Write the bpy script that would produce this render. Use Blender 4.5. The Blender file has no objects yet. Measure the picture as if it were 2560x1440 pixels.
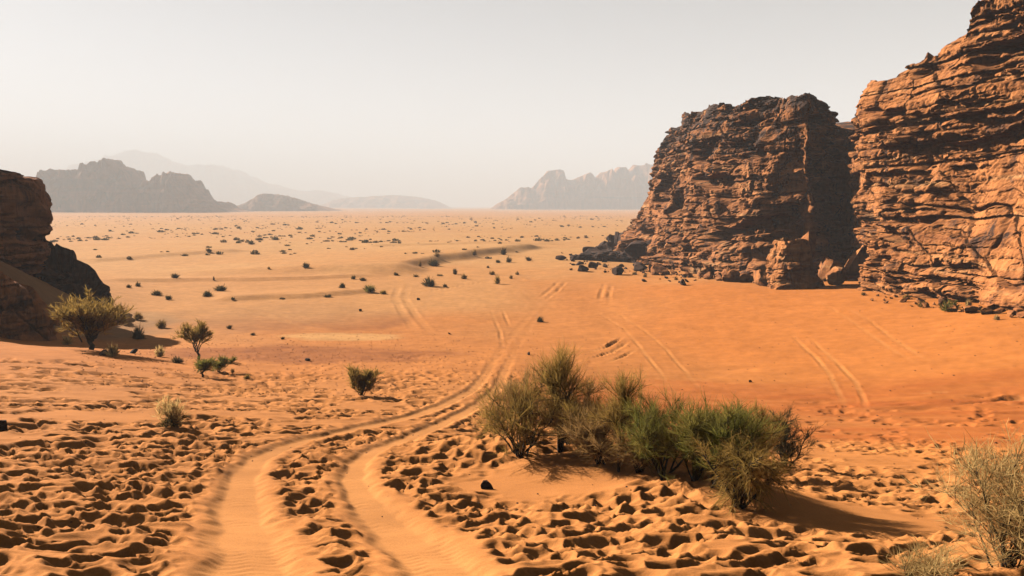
import bpy, math, random
import numpy as np

# ---------------------------------------------------------------- camera, sky, sun, exposure
F_PX, PITCH = 1900.0, math.radians(6.16)          # focal length in pixels of a 2560 wide frame
scene = bpy.context.scene
COL = scene.collection
cam_data = bpy.data.cameras.new("camera")
cam_data.sensor_width = 36.0
cam_data.lens = 36.0 * F_PX / 2560.0
cam_data.clip_start, cam_data.clip_end = 0.1, 60000.0
camera = bpy.data.objects.new("camera", cam_data)
camera.location = (0, 0, 0)
camera.rotation_euler = (math.radians(90) - PITCH, 0, 0)
COL.objects.link(camera)
scene.camera = camera

SUN_AZ, SUN_EL = math.radians(-50.0), math.radians(26.0)   # azimuth from +Y, negative = left
sun_vec = np.array([math.sin(SUN_AZ) * math.cos(SUN_EL), math.cos(SUN_AZ) * math.cos(SUN_EL), math.sin(SUN_EL)])
world = bpy.data.worlds.new("World")
scene.world = world
world.use_nodes = True
wn, wl = world.node_tree.nodes, world.node_tree.links
bg = wn["Background"]
sky = wn.new("ShaderNodeTexSky")
sky.sky_type = 'NISHITA'
sky.sun_disc = False
sky.sun_elevation = SUN_EL
sky.sun_rotation = SUN_AZ
sky.altitude = 800
sky.air_density = 0.40
sky.dust_density = 0.3
sky.ozone_density = 0.6
hs = wn.new("ShaderNodeHueSaturation")
hs.inputs["Saturation"].default_value = 0.15
wl.new(sky.outputs[0], hs.inputs["Color"])
wl.new(hs.outputs[0], bg.inputs[0])
bg.inputs[1].default_value = 0.05
sun_data = bpy.data.lights.new("sun", 'SUN')
sun_data.energy = 5.0
sun_data.angle = math.radians(0.5)
sun_data.color = (1.0, 0.93, 0.83)
sun = bpy.data.objects.new("sun", sun_data)
sun.rotation_euler = (math.radians(90) - SUN_EL, 0, math.pi - SUN_AZ)
COL.objects.link(sun)
scene.view_settings.view_transform = 'Standard'
scene.view_settings.look = 'None'
scene.view_settings.exposure = 1.55
scene.view_settings.gamma = 1.0
scene.view_settings.use_curve_mapping = False
scene.render.engine = 'CYCLES'
scene.cycles.max_bounces = 4
scene.cycles.diffuse_bounces = 0
scene.cycles.volume_bounces = 2
scene.cycles.transparent_max_bounces = 8
scene.cycles.use_denoising = True
scene.cycles.use_adaptive_sampling = True
scene.cycles.adaptive_threshold = 0.012

# ---------------------------------------------------------------- numeric helpers
rs = np.random.RandomState(7)
PERM = rs.permutation(256)
PERM = np.concatenate([PERM, PERM, PERM])
GR = rs.normal(size=(256, 3)); GR /= np.linalg.norm(GR, axis=1)[:, None]
A2 = rs.rand(256) * 2 * math.pi
G2 = np.stack([np.cos(A2), np.sin(A2)], 1)

def fade(t): return t * t * t * (t * (t * 6 - 15) + 10)

def n2(x, y):
    x = np.asarray(x, float); y = np.asarray(y, float)
    x, y = np.broadcast_arrays(x, y)
    xi = np.floor(x).astype(np.int64); yi = np.floor(y).astype(np.int64)
    xf, yf = x - xi, y - yi
    xi &= 255; yi &= 255
    u, v = fade(xf), fade(yf)
    def g(ix, iy, fx, fy):
        h = G2[PERM[PERM[ix & 255] + (iy & 255)]]
        return h[..., 0] * fx + h[..., 1] * fy
    a = g(xi, yi, xf, yf); b = g(xi + 1, yi, xf - 1, yf)
    c = g(xi, yi + 1, xf, yf - 1); d = g(xi + 1, yi + 1, xf - 1, yf - 1)
    return ((a + u * (b - a)) * (1 - v) + (c + u * (d - c)) * v) * 1.41

def n3(x, y, z):
    x, y, z = np.broadcast_arrays(np.asarray(x, float), np.asarray(y, float), np.asarray(z, float))
    xi = np.floor(x).astype(np.int64); yi = np.floor(y).astype(np.int64); zi = np.floor(z).astype(np.int64)
    xf, yf, zf = x - xi, y - yi, z - zi
    u, v, w = fade(xf), fade(yf), fade(zf)
    def g(a, b, c):
        h = GR[PERM[PERM[PERM[(xi + a) & 255] + ((yi + b) & 255)] + ((zi + c) & 255)]]
        return h[..., 0] * (xf - a) + h[..., 1] * (yf - b) + h[..., 2] * (zf - c)
    def lx(b, c):
        p = g(0, b, c); return p + u * (g(1, b, c) - p)
    p = lx(0, 0); p = p + v * (lx(1, 0) - p)
    q = lx(0, 1); q = q + v * (lx(1, 1) - q)
    return (p + w * (q - p)) * 1.5

def fbm2(x, y, o=3):
    r, a, f = 0, 1.0, 1.0
    for i in range(o):
        r = r + a * n2(x * f + 17.3 * i, y * f - 9.1 * i); a *= .5; f *= 2.03
    return r

def hash1(i):
    return (np.sin(np.asarray(i, float) * 127.1 + 31.7) * 43758.5453) % 1.0

def sst(a, b, x):
    t = np.clip((x - a) / (b - a), 0, 1)
    return t * t * (3 - 2 * t)

SP, CP = math.sin(PITCH), math.cos(PITCH)
def ray(u, v):
    """direction through pixel (u, v) of the 2560x1440 photograph, scaled so that y = 1"""
    a, b = (u - 1280.0) / F_PX, (v - 720.0) / F_PX
    k = CP - b * SP
    return a / k, -(SP + b * CP) / k

def at(u, v, d):
    rx, rz = ray(u, v)
    return np.array([rx * d, d, rz * d])

def set_mesh(name, verts, faces, smooth=False):
    """verts (n,3); faces (m,3|4) int array"""
    me = bpy.data.meshes.new(name)
    verts = np.ascontiguousarray(verts, dtype=np.float32)
    faces = np.ascontiguousarray(faces, dtype=np.int32)
    n = faces.shape[1]
    me.vertices.add(len(verts)); me.vertices.foreach_set("co", verts.ravel())
    me.loops.add(faces.size); me.loops.foreach_set("vertex_index", faces.ravel())
    me.polygons.add(len(faces))
    me.polygons.foreach_set("loop_start", np.arange(0, faces.size, n, dtype=np.int32))
    me.polygons.foreach_set("loop_total", np.full(len(faces), n, dtype=np.int32))
    me.polygons.foreach_set("use_smooth", np.full(len(faces), smooth, dtype=bool))
    me.update(calc_edges=True)
    return me

def link(name, me, mat=None, parent=None, loc=None):
    if mat is not None and not me.materials:
        me.materials.append(mat)
    o = bpy.data.objects.new(name, me)
    COL.objects.link(o)
    if parent is not None: o.parent = parent
    if loc is not None: o.location = loc
    return o

def tag(o, label=None, cat=None, group=None, kind=None):
    if label: o["label"] = label
    if cat: o["category"] = cat
    if group: o["group"] = group
    if kind: o["kind"] = kind
    return o

def grid_faces(nr, nc, wrap=False):
    i = np.arange(nr - 1)[:, None]; j = np.arange(nc if wrap else nc - 1)[None, :]
    j2 = (j + 1) % nc
    return np.stack([i * nc + j, i * nc + j2, (i + 1) * nc + j2, (i + 1) * nc + j], -1).reshape(-1, 4)

# ---------------------------------------------------------------- materials
def new_mat(name, rough=1.0, spec=0.1):
    m = bpy.data.materials.new(name); m.use_nodes = True
    b = m.node_tree.nodes["Principled BSDF"]
    b.inputs["Roughness"].default_value = rough
    b.inputs["Specular IOR Level"].default_value = spec
    return m, m.node_tree.nodes, m.node_tree.links, b

def noise_node(N, L, vec, scale, detail=4, rough=.55, dist=0.0):
    n = N.new("ShaderNodeTexNoise"); n.inputs["Scale"].default_value = scale
    n.inputs["Detail"].default_value = detail; n.inputs["Roughness"].default_value = rough
    n.inputs["Distortion"].default_value = dist
    if vec is not None: L.new(vec, n.inputs["Vector"])
    return n

def ramp(N, L, fac, stops):
    r = N.new("ShaderNodeValToRGB"); L.new(fac, r.inputs[0])
    e = r.color_ramp.elements
    while len(e) < len(stops): e.new(0.5)
    for k, (p, c) in enumerate(stops):
        e[k].position = p; e[k].color = (*c, 1) if len(c) == 3 else c
    return r

def mixc(N, L, fac, a, b, mode='MIX'):
    m = N.new("ShaderNodeMix"); m.data_type = 'RGBA'; m.blend_type = mode
    for sock, val in ((m.inputs[0], fac), (m.inputs[6], a), (m.inputs[7], b)):
        if hasattr(val, "links") or isinstance(val, bpy.types.NodeSocket): L.new(val, sock)
        elif isinstance(val, (int, float)): sock.default_value = val
        else: sock.default_value = (*val, 1)
    return m.outputs[2]

def mapping(N, L, vec, scale):
    m = N.new("ShaderNodeMapping"); m.inputs["Scale"].default_value = scale
    L.new(vec, m.inputs["Vector"]); return m.outputs[0]

def sand_material():
    m, N, L, B = new_mat("sand", 1.0, 0.05)
    at_ = N.new("ShaderNodeAttribute"); at_.attribute_name = "sand_colour"
    pos = N.new("ShaderNodeNewGeometry").outputs["Position"]
    a = noise_node(N, L, pos, 1.3, 5, .6)
    r = ramp(N, L, a.outputs[0], [(.3, (.88, .86, .84)), (.7, (1.1, 1.1, 1.1))])
    c = mixc(N, L, 1.0, at_.outputs[0], r.outputs[0], 'MULTIPLY')
    g = noise_node(N, L, pos, 55.0, 2, .7)
    r2 = ramp(N, L, g.outputs[0], [(.3, (.86, .85, .84)), (.7, (1.12, 1.12, 1.12))])
    c = mixc(N, L, 1.0, c, r2.outputs[0], 'MULTIPLY')
    L.new(c, B.inputs["Base Color"])
    b1 = N.new("ShaderNodeBump"); b1.inputs["Strength"].default_value = .35; b1.inputs["Distance"].default_value = .03
    f1 = noise_node(N, L, mapping(N, L, pos, (3.0, 9.0, 6.0)), 1.0, 5, .6, .4)
    L.new(f1.outputs[0], b1.inputs["Height"])
    b2 = N.new("ShaderNodeBump"); b2.inputs["Strength"].default_value = .3; b2.inputs["Distance"].default_value = .008
    f2 = noise_node(N, L, pos, 60.0, 3, .7)
    L.new(f2.outputs[0], b2.inputs["Height"]); L.new(b1.outputs[0], b2.inputs["Normal"])
    L.new(b2.outputs[0], B.inputs["Normal"])
    return m

def rock_material(name, light, mid, dark, varnish, var_lo=.52, var_hi=.66, s=1.0, bump=.12, cap=(9000, 9001, 0.0)):
    m, N, L, B = new_mat(name, .95, 0.15)
    pos = N.new("ShaderNodeNewGeometry").outputs["Position"]
    strata = noise_node(N, L, mapping(N, L, pos, (.10 * s, .10 * s, 1.5 * s)), 1.0, 6, .62, .5)
    blot = noise_node(N, L, pos, .35 * s, 6, .62)
    r1 = ramp(N, L, strata.outputs[0], [(.30, dark), (.45, mid), (.56, mid), (.70, light)])
    r2 = ramp(N, L, blot.outputs[0], [(.3, (.7, .66, .62)), (.7, (1.22, 1.2, 1.16))])
    c = mixc(N, L, 1.0, r1.outputs[0], r2.outputs[0], 'MULTIPLY')
    vn = noise_node(N, L, mapping(N, L, pos, (1.1 * s, 1.1 * s, .55 * s)), .6, 7, .68, .6)
    sep = N.new("ShaderNodeSeparateXYZ"); L.new(pos, sep.inputs[0])
    mr = N.new("ShaderNodeMapRange"); L.new(sep.outputs[2], mr.inputs[0])
    mr.inputs[1].default_value, mr.inputs[2].default_value = cap[0], cap[1]
    mr.inputs[3].default_value, mr.inputs[4].default_value = 0.0, cap[2]
    ad = N.new("ShaderNodeMath"); L.new(vn.outputs[0], ad.inputs[0]); L.new(mr.outputs[0], ad.inputs[1])
    rv = ramp(N, L, ad.outputs[0], [(var_lo, (0, 0, 0)), (var_hi, (1, 1, 1))])
    c = mixc(N, L, rv.outputs[0], c, varnish)
    streak = noise_node(N, L, mapping(N, L, pos, (3.2 * s, 3.2 * s, .35 * s)), 1.0, 4, .6)
    rs_ = ramp(N, L, streak.outputs[0], [(.34, (.62, .58, .55)), (.52, (1, 1, 1))])
    c = mixc(N, L, .8, c, rs_.outputs[0], 'MULTIPLY')
    L.new(c, B.inputs["Base Color"])
    bp = N.new("ShaderNodeBump"); bp.inputs["Strength"].default_value = .8; bp.inputs["Distance"].default_value = bump
    nb = noise_node(N, L, mapping(N, L, pos, (1.6 * s, 1.6 * s, 3.6 * s)), 1.0, 8, .68, .3)
    L.new(nb.outputs[0], bp.inputs["Height"]); L.new(bp.outputs[0], B.inputs["Normal"])
    return m

def leaf_material(name, a, b):
    m, N, L, B = new_mat(name, .8, .1)
    pos = N.new("ShaderNodeNewGeometry")
    n = noise_node(N, L, pos.outputs["Position"], 2.6, 3, .6)
    r = ramp(N, L, n.outputs[0], [(.35, a), (.65, b)])
    isl = ramp(N, L, pos.outputs["Random Per Island"], [(0, (.62, .62, .62)), (1, (1.35, 1.3, 1.2))])
    c = mixc(N, L, 1.0, r.outputs[0], isl.outputs[0], 'MULTIPLY')
    L.new(c, B.inputs["Base Color"])
    tr = N.new("ShaderNodeBsdfTranslucent"); L.new(c, tr.inputs["Color"])
    mx = N.new("ShaderNodeMixShader"); mx.inputs[0].default_value = .5
    L.new(B.outputs[0], mx.inputs[1]); L.new(tr.outputs[0], mx.inputs[2])
    L.new(mx.outputs[0], N["Material Output"].inputs["Surface"])
    return m

M_SAND = sand_material()
M_ROCK = rock_material("sandstone", (.60, .30, .125), (.46, .175, .060), (.26, .095, .038), (.062, .036, .026), .53, .64, cap=(4.0, 13.0, .13))
M_ROCK2 = rock_material("banded_sandstone", (.64, .315, .125), (.52, .195, .062), (.30, .105, .036), (.075, .042, .03), .52, .66)
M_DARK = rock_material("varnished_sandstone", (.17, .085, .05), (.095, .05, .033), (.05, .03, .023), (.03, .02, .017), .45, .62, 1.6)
M_SHADE = rock_material("shade_sandstone", (.68, .27, .10), (.54, .195, .07), (.36, .125, .048), (.17, .075, .038), .50, .64)  # sandstone for shaded rock, warm bounce light put into its colour
M_FAR = rock_material("far_sandstone", (.66, .30, .13), (.46, .185, .075), (.24, .10, .045), (.12, .06, .035), .5, .7, .03, 3.0)
M_BARK = rock_material("bark", (.10, .07, .05), (.06, .042, .03), (.04, .03, .022), (.025, .02, .016), .5, .7, 8.0, .01)
LEAF = {
    'olive': leaf_material("olive_twigs", (.26, .165, .042), (.40, .24, .065)),
    'green': leaf_material("green_twigs", (.13, .135, .028), (.27, .205, .05)),
    'dark': leaf_material("dark_twigs", (.065, .055, .022), (.11, .080, .034)),
    'brown': leaf_material("brown_twigs", (.28, .16, .055), (.40, .23, .085)),
    'straw': leaf_material("straw_twigs", (.52, .34, .13), (.68, .46, .19)),
    'scrub': leaf_material("scrub_twigs", (.085, .060, .030), (.15, .095, .045)),
}

# ---------------------------------------------------------------- ground shape
CTRL = [  # photo pixel u, v and the distance in metres at which the sand is seen there
    (900, 1440, 5.2), (900, 1350, 6.9), (900, 1250, 9), (900, 1150, 12.3), (900, 1100, 15), (900, 1050, 19), (900, 1000, 25),
    (900, 960, 31), (900, 900, 42), (900, 850, 54), (900, 800, 66), (900, 750, 81), (900, 700, 103),
    (0, 1440, 5.0), (0, 1250, 8.5), (0, 1100, 13), (0, 1000, 19), (0, 900, 30), (0, 850, 40), (0, 825, 46), (0, 740, 49), (0, 660, 54),
    (150, 790, 56), (150, 745, 61), (270, 770, 70),
    (400, 1440, 5.1), (400, 1250, 8.8), (400, 1100, 14), (400, 1000, 22), (400, 930, 32), (400, 880, 44), (400, 830, 58), (400, 780, 70), (400, 720, 91),
    (640, 950, 32), (640, 880, 45.5), (640, 1050, 18), (200, 870, 40),
    (1300, 1440, 5.0), (1300, 1300, 7.6), (1300, 1000, 27), (1300, 900, 43), (1300, 850, 54.5), (1300, 800, 66), (1250, 740, 83),
    (1750, 1440, 4.8), (1750, 1300, 7.3), (1750, 1000, 32), (1750, 950, 38), (1750, 900, 44.5), (1750, 850, 51), (1750, 800, 59), (1750, 750, 70), (1750, 708, 84),
    (2200, 1440, 4.6), (2200, 1350, 6.5), (2200, 1250, 10), (2200, 1150, 16), (2200, 1080, 23), (2200, 1000, 31), (2200, 950, 35.5), (2200, 900, 40),
    (2200, 850, 45), (2200, 800, 51), (2200, 760, 57), (2200, 738, 62),
    (2560, 1440, 4.4), (2560, 1300, 8), (2560, 1200, 12.5), (2560, 1100, 20), (2560, 1000, 29), (2560, 950, 32.5), (2560, 900, 35.5), (2560, 850, 39), (2560, 800, 43.5),
    (1500, 1000, 30), (1500, 800, 64), (1500, 750, 77), (1500, 700, 97), (1500, 662, 122), (1500, 641, 148),
    (-500, 1000, 18), (-500, 850, 34), (3100, 1000, 27), (3100, 850, 34), (3100, 1200, 11.5), (-500, 1250, 8),
]
pts = [at(*c) for c in CTRL]
for x, y, z in [(0, 0, -1.62), (5, 0, -1.6), (-5, 0, -1.6), (0, -8, -1.0), (12, -4, -1.8), (-12, -4, -1.4), (-40, 10, -4), (40, 10, -5),
                (0, -40, -2), (-60, -20, -3), (60, -20, -3)]:
    pts.append(np.array([x, y, z], float))
for a in range(-180, 180, 12):
    for r in ((150, 190, 260) if abs(a) < 60 else (260,)):
        pts.append(np.array([r * math.sin(math.radians(a)), r * math.cos(math.radians(a)), -10.0]))
pts = np.array(pts)

def warp(x, y):
    r = np.hypot(x, y) + 1e-6
    k = np.log1p(r / 5.0) / r
    return x * k, y * k

def tps_u(d2):
    return 0.5 * d2 * np.log(d2 + 1e-12)
_wx, _wy = warp(pts[:, 0], pts[:, 1])
_n = len(pts)
_K = tps_u((_wx[:, None] - _wx) ** 2 + (_wy[:, None] - _wy) ** 2) + np.eye(_n) * 2e-3
_P = np.stack([np.ones(_n), _wx, _wy], 1)
_A = np.block([[_K, _P], [_P.T, np.zeros((3, 3))]])
_W = np.linalg.solve(_A, np.concatenate([pts[:, 2], np.zeros(3)]))

def tps(x, y):
    wx, wy = warp(x, y)
    z = _W[_n] + _W[_n + 1] * wx + _W[_n + 2] * wy
    for c in range(0, len(z), 400):
        sl = slice(c, c + 400)
        d2 = (wx[sl, None] - _wx) ** 2 + (wy[sl, None] - _wy) ** 2 + 1e-12
        z[sl] += (.5 * d2 * np.log(d2)) @ _W[:_n]
    return z

def seg_dist(x, y, line):
    """distance to a polyline, signed side (positive = left of travel) and the arc length"""
    best = np.full(x.shape, 1e9); side = np.zeros(x.shape); arc = np.zeros(x.shape); acc = 0.0
    for (ax, ay), (bx, by) in zip(line[:-1], line[1:]):
        dx, dy = bx - ax, by - ay; l2 = dx * dx + dy * dy
        t = np.clip(((x - ax) * dx + (y - ay) * dy) / l2, 0, 1)
        px, py = x - ax - t * dx, y - ay - t * dy
        d = np.hypot(px, py); m = d < best
        best = np.where(m, d, best)
        side = np.where(m, np.sign(dx * py - dy * px), side)
        arc = np.where(m, acc + t * math.sqrt(l2), arc)
        acc += math.sqrt(l2)
    return best, side, arc, acc

# sand banks: crest lines whose far side stands higher than the near side  (world x, y)
def px_line(pl, z=-10.0):
    out = []
    for u, v in pl:
        rx, rz = ray(u, v); d = z / rz
        out.append((rx * d, d))
    return out
BANKS = [
    (px_line([(985, 692), (1040, 664), (1100, 652), (1190, 640), (1260, 632), (1330, 622), (1400, 620)]), 1.25, 3.2, 45.0),
    (px_line([(230, 714), (480, 703), (760, 698), (980, 692)]), .35, .9, 9.0),
    (px_line([(520, 752), (640, 746), (760, 743), (860, 737), (960, 728)]), .38, .9, 10.0),
    (px_line([(210, 655), (420, 640), (640, 628)]), .5, 3.0, 40.0),
    (px_line([(900, 620), (1150, 613), (1430, 612)]), .5, 3.0, 40.0),
]

def base_ground(x, y):
    x = np.asarray(x, float); y = np.asarray(y, float)
    r = np.hypot(x, y)
    z = np.where(r < 300, 0.0, -10.0)
    m = r < 300
    zt = tps(x[m], y[m])
    w = sst(180, 260, r[m])
    z[m] = zt * (1 - w) + -10.0 * w
    # broad swells of the plain
    z = z + .55 * n2(x * .013, y * .013 + 3) * sst(75, 150, r) * (1 - .5 * sst(400, 900, r))
    z = z + 3.0 * fbm2(x * .0018 + 5, y * .0018, 2) * sst(700, 2500, r)
    for line, hgt, wid, back in BANKS:
        xs = [p[0] for p in line]; ys = [p[1] for p in line]
        mm = (x > min(xs) - 60) & (x < max(xs) + 60) & (y > min(ys) - 60) & (y < max(ys) + 60)
        if not mm.any(): continue
        xx, yy = x[mm], y[mm]
        wob = n2(xx * .12, yy * .12) * 1.6
        d, s, arc, L = seg_dist(xx, yy, line)
        sd = d * s + wob * min(1, wid)
        ends = sst(0, .12 * L, arc) * (1 - sst(.85 * L, L, arc)) * (1 - sst(20, 40, np.where((arc < .001) | (arc > L - .001), d, 0)))
        prof = sst(-wid, wid * .35, sd) * (1 - sst(0, back, sd))
        z[mm] = z[mm] + hgt * ends * prof
    # wind mound under the big tamarisk clump in the foreground and its lee side
    for mx, my, rx, ry, h in MOUNDS:
        q = ((x - mx) / rx) ** 2 + ((y - my) / ry) ** 2
        z = z + h * np.exp(-q)
    return z

MOUNDS = []
def hit(u, v, dmin=4.0, dmax=4000.0):
    d = np.geomspace(dmin, dmax, 900)
    rx, rz = ray(u, v)
    g = base_ground(rx * d, d)
    k = np.nonzero(g > rz * d)[0]
    if len(k) == 0: return np.array([rx * 2000., 2000., -10.])
    k = max(1, k[0]); a, b = d[k - 1], d[k]
    for _ in range(18):
        c = .5 * (a + b)
        if base_ground(np.array([rx * c]), np.array([c]))[0] > rz * c: b = c
        else: a = c
    return np.array([rx * b, b, base_ground(np.array([rx * b]), np.array([b]))[0]])

_p1, _p2, _p3 = at(1400, 1125, 13.5), at(1620, 1190, 11.2), at(1830, 1262, 9.0)
MOUNDS += [(_p1[0] - .4, _p1[1] - .8, 2.1, 1.5, .62), (_p2[0] - .2, _p2[1] - .5, 1.4, 1.2, .45), (_p3[0] - .2, _p3[1] - .3, 1.2, 1.0, .32)]

def G(x, y):
    return float(base_ground(np.array([float(x)]), np.array([float(y)]))[0])

# ---- mesh of the sheet: a polar net, fine ahead of the viewer and coarse behind
th = np.radians(np.concatenate([np.linspace(-39, 39, 790), np.linspace(39, 321, 64)[1:-1]]))
rr = np.concatenate([[.4, .9, 1.6, 2.4, 3.1], np.exp(np.arange(math.log(3.8), math.log(22), .0042)), np.exp(np.arange(math.log(22), math.log(36), .0055)),
                     np.exp(np.arange(math.log(36.0), math.log(420), .0094)), np.geomspace(420, 13000, 90)])
RR, TH = np.meshgrid(rr, th, indexing='ij')
gx, gy = RR * np.sin(TH), RR * np.cos(TH)
gz = base_ground(gx.ravel(), gy.ravel()).reshape(gx.shape)
dz = np.zeros_like(gz)
near = (RR < 60) & (np.abs(np.where(TH > math.pi, TH - 2 * math.pi, TH)) < math.radians(41))

# ruts and wheel tracks: pixel polylines laid on the ground, then kept as world lines
def track(pl): return [tuple(hit(u, v)[:2]) for u, v in pl]
RUTS = [  # line, half width, depth, berm, smooth floor
    (track([(640, 1438), (610, 1340), (598, 1250), (606, 1190), (650, 1142), (720, 1112), (830, 1085), (940, 1060), (1040, 1036), (1120, 1006), (1180, 975), (1212, 938), (1238, 895), (1262, 860), (1290, 825), (1330, 780), (1385, 722)]), .27, .065, .5),
    (track([(1120, 1438), (1040, 1370), (960, 1300), (905, 1240), (880, 1195), (896, 1155), (960, 1115), (1050, 1080), (1130, 1046), (1200, 1008), (1244, 968), (1262, 925), (1284, 880), (1306, 845), (1332, 805), (1368, 765), (1412, 716)]), .25, .065, .5),
    (track([(1700, 1000), (1650, 930), (1600, 868), (1560, 822), (1500, 785), (1430, 752)]), .12, .036, .6),
    (track([(1775, 1000), (1715, 930), (1660, 868), (1610, 826), (1550, 788), (1480, 752)]), .12, .036, .6),
    (track([(1496, 762), (1502, 735), (1512, 706)]), .25, .08, .5),
    (track([(1523, 766), (1523, 738), (1530, 708)]), .25, .08, .5),
    (track([(2040, 750), (2125, 800), (2180, 840), (2240, 880), (2330, 930)]), .12, .036, .6),
    (track([(2090, 756), (2180, 806), (2230, 846), (2290, 884), (2380, 930)]), .12, .036, .6),
    (track([(1960, 820), (2040, 895), (2075, 935), (2105, 995), (2120, 1040)]), .12, .036, .6),
    (track([(2010, 830), (2090, 905), (2140, 955), (2160, 1000), (2170, 1040)]), .12, .036, .6),
    (track([(1560, 842), (1515, 868), (1450, 886)]), .18, .14, .7),
    (track([(1576, 850), (1530, 880), (1462, 898)]), .18, .14, .7),
    (track([(1600, 868), (1560, 890), (1500, 912)]), .14, .10, .7),
    (track([(1225, 770), (1250, 830), (1258, 880)]), .15, .05, .5),
    (track([(1255, 770), (1275, 820)]), .15, .05, .5),
    (track([(1000, 705), (985, 745), (1010, 790), (1060, 850)]), .35, .045, .5),
    (track([(1025, 705), (1012, 745), (1040, 790), (1100, 850)]), .35, .045, .5),
    (track([(590, 762), (700, 800), (830, 838)]), .4, .06, .5),
    (track([(620, 758), (740, 800), (860, 834)]), .4, .06, .5),
    (track([(1000, 740), (1200, 706), (1300, 700), (1430, 690)]), .35, .10, .5),
    (track([(1340, 750), (1370, 728), (1400, 700)]), .25, .10, .6),
    (track([(1360, 752), (1392, 728), (1418, 702)]), .25, .10, .6),
    (track([(2480, 1000), (2530, 994), (2600, 990)]), .25, .16, .6),
    (track([(2380, 1010), (2470, 1006), (2560, 1008)]), .2, .12, .6),
    (track([(2280, 986), (2340, 980), (2400, 976)]), .12, .08, .6),
]
smooth_mask = np.zeros_like(gz)
track_tone = np.zeros_like(gz)
wob1 = n2(gx * 1.1, gy * 1.1); wob2 = n2(gx * 4.3, gy * 4.3)
for ri, (line, w, dep, berm) in enumerate(RUTS):
    xs = [p[0] for p in line]; ys = [p[1] for p in line]
    m = (gx > min(xs) - 2) & (gx < max(xs) + 2) & (gy > min(ys) - 2) & (gy < max(ys) + 2)
    d, s, arc, Ln = seg_dist(gx[m], gy[m], line)
    rad = RR[m]
    wv = w * (1 + .25 * wob1[m] + .18 * wob2[m]) * (1 + (.30 * (1 - sst(6, 12, rad)) if ri < 2 else 0))
    fadeend = sst(0, .8, arc + 5) * (1 - sst(Ln - 30, Ln, arc)) * (1 - .8 * sst(27, 48, rad)) if ri < 2 else sst(0, .3 * Ln, arc) * (1 - sst(.65 * Ln, Ln, arc))
    vis = (.8 + .2 * n2(arc * .5 + ri * 9, d * 0 + ri)) if ri < 2 else (.25 + .75 * sst(-.35, .3, n2(arc * .22 + ri * 9, d * 0 + ri * 1.7)))
    prof = -dep * (1 - sst(.55 * wv, 1.15 * wv, d)) + berm * dep * np.exp(-((d - 1.45 * wv) / (.42 * wv)) ** 2)
    if ri < 2:                                                        # wind ripples and old tread across the rut floor
        prof = prof + .0045 * np.sin(arc * 40 + 6.0 * n2(arc * 1.1, d * 4) + d * 14) * (1 - sst(.8 * wv, 1.3 * wv, d)) * sst(-.25, .25, n2(arc * .8 + 5, d * 1.5)) * (1 - sst(12, 22, rad))
    dz[m] += prof * fadeend * vis
    smooth_mask[m] = np.maximum(smooth_mask[m], (1 - sst(1.15 * wv, 1.9 * wv, d)) * fadeend)
    track_tone[m] = np.maximum(track_tone[m], (1 - sst(.7 * wv, 1.3 * wv, d)) * fadeend)

# smooth wind-swept areas without prints
def blob(c, rx, ry, rot=0.0):
    ca, sa = math.cos(rot), math.sin(rot)
    dx, dy = gx - c[0], gy - c[1]
    a, b = dx * ca + dy * sa, -dx * sa + dy * ca
    q = np.sqrt((a / rx) ** 2 + (b / ry) ** 2) + .22 * n2(gx / (rx * .5), gy / (ry * .5))
    return 1 - sst(.75, 1.15, q)
calm = np.maximum(blob(hit(1390, 1190), 1.5, 1.3), blob(hit(2080, 1275), 1.4, 1.2))
calm = np.maximum(calm, blob(hit(250, 1040), 1.6, 1.2))
calm = np.maximum(calm, blob(hit(1500, 1150), .8, .8))
quiet = np.clip(np.maximum(smooth_mask, calm), 0, 1)

# soft wind-worked waves of trampled sand
nearw = (1 - sst(11, 26, RR)) * near
idx = np.nonzero(nearw > 0)
X, Y = gx[idx], gy[idx]
wx_ = X + .25 * n2(X * .9, Y * .9); wy_ = Y + .35 * n2(X * .7 + 40, Y * .7)
ridge = 1 - np.abs(n2(wx_ * .62 + .15 * wy_, wy_ * 2.0)) * 2
ridge2 = 1 - np.abs(n2(wx_ * 1.2 + 30, wy_ * 3.8)) * 2
leftside = 1 - .45 * sst(-2.0, 1.5, X)
dz[idx] += nearw[idx] * (1 - quiet[idx] * .93) * leftside * (.060 * ridge + .026 * ridge2 + .035 * n2(X * .5, Y * .8))
# fine lumps of the rough, churned floor
idm = (RR > 9) & (RR < 75) & near | ((RR >= 60) & (RR < 90))
lump = n2(gx[idm] * 3.1, gy[idm] * 3.1) * .5 + n2(gx[idm] * 1.2, gy[idm] * 1.2)
dz[idm] += .02 * lump * (1 - quiet[idm])

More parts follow.
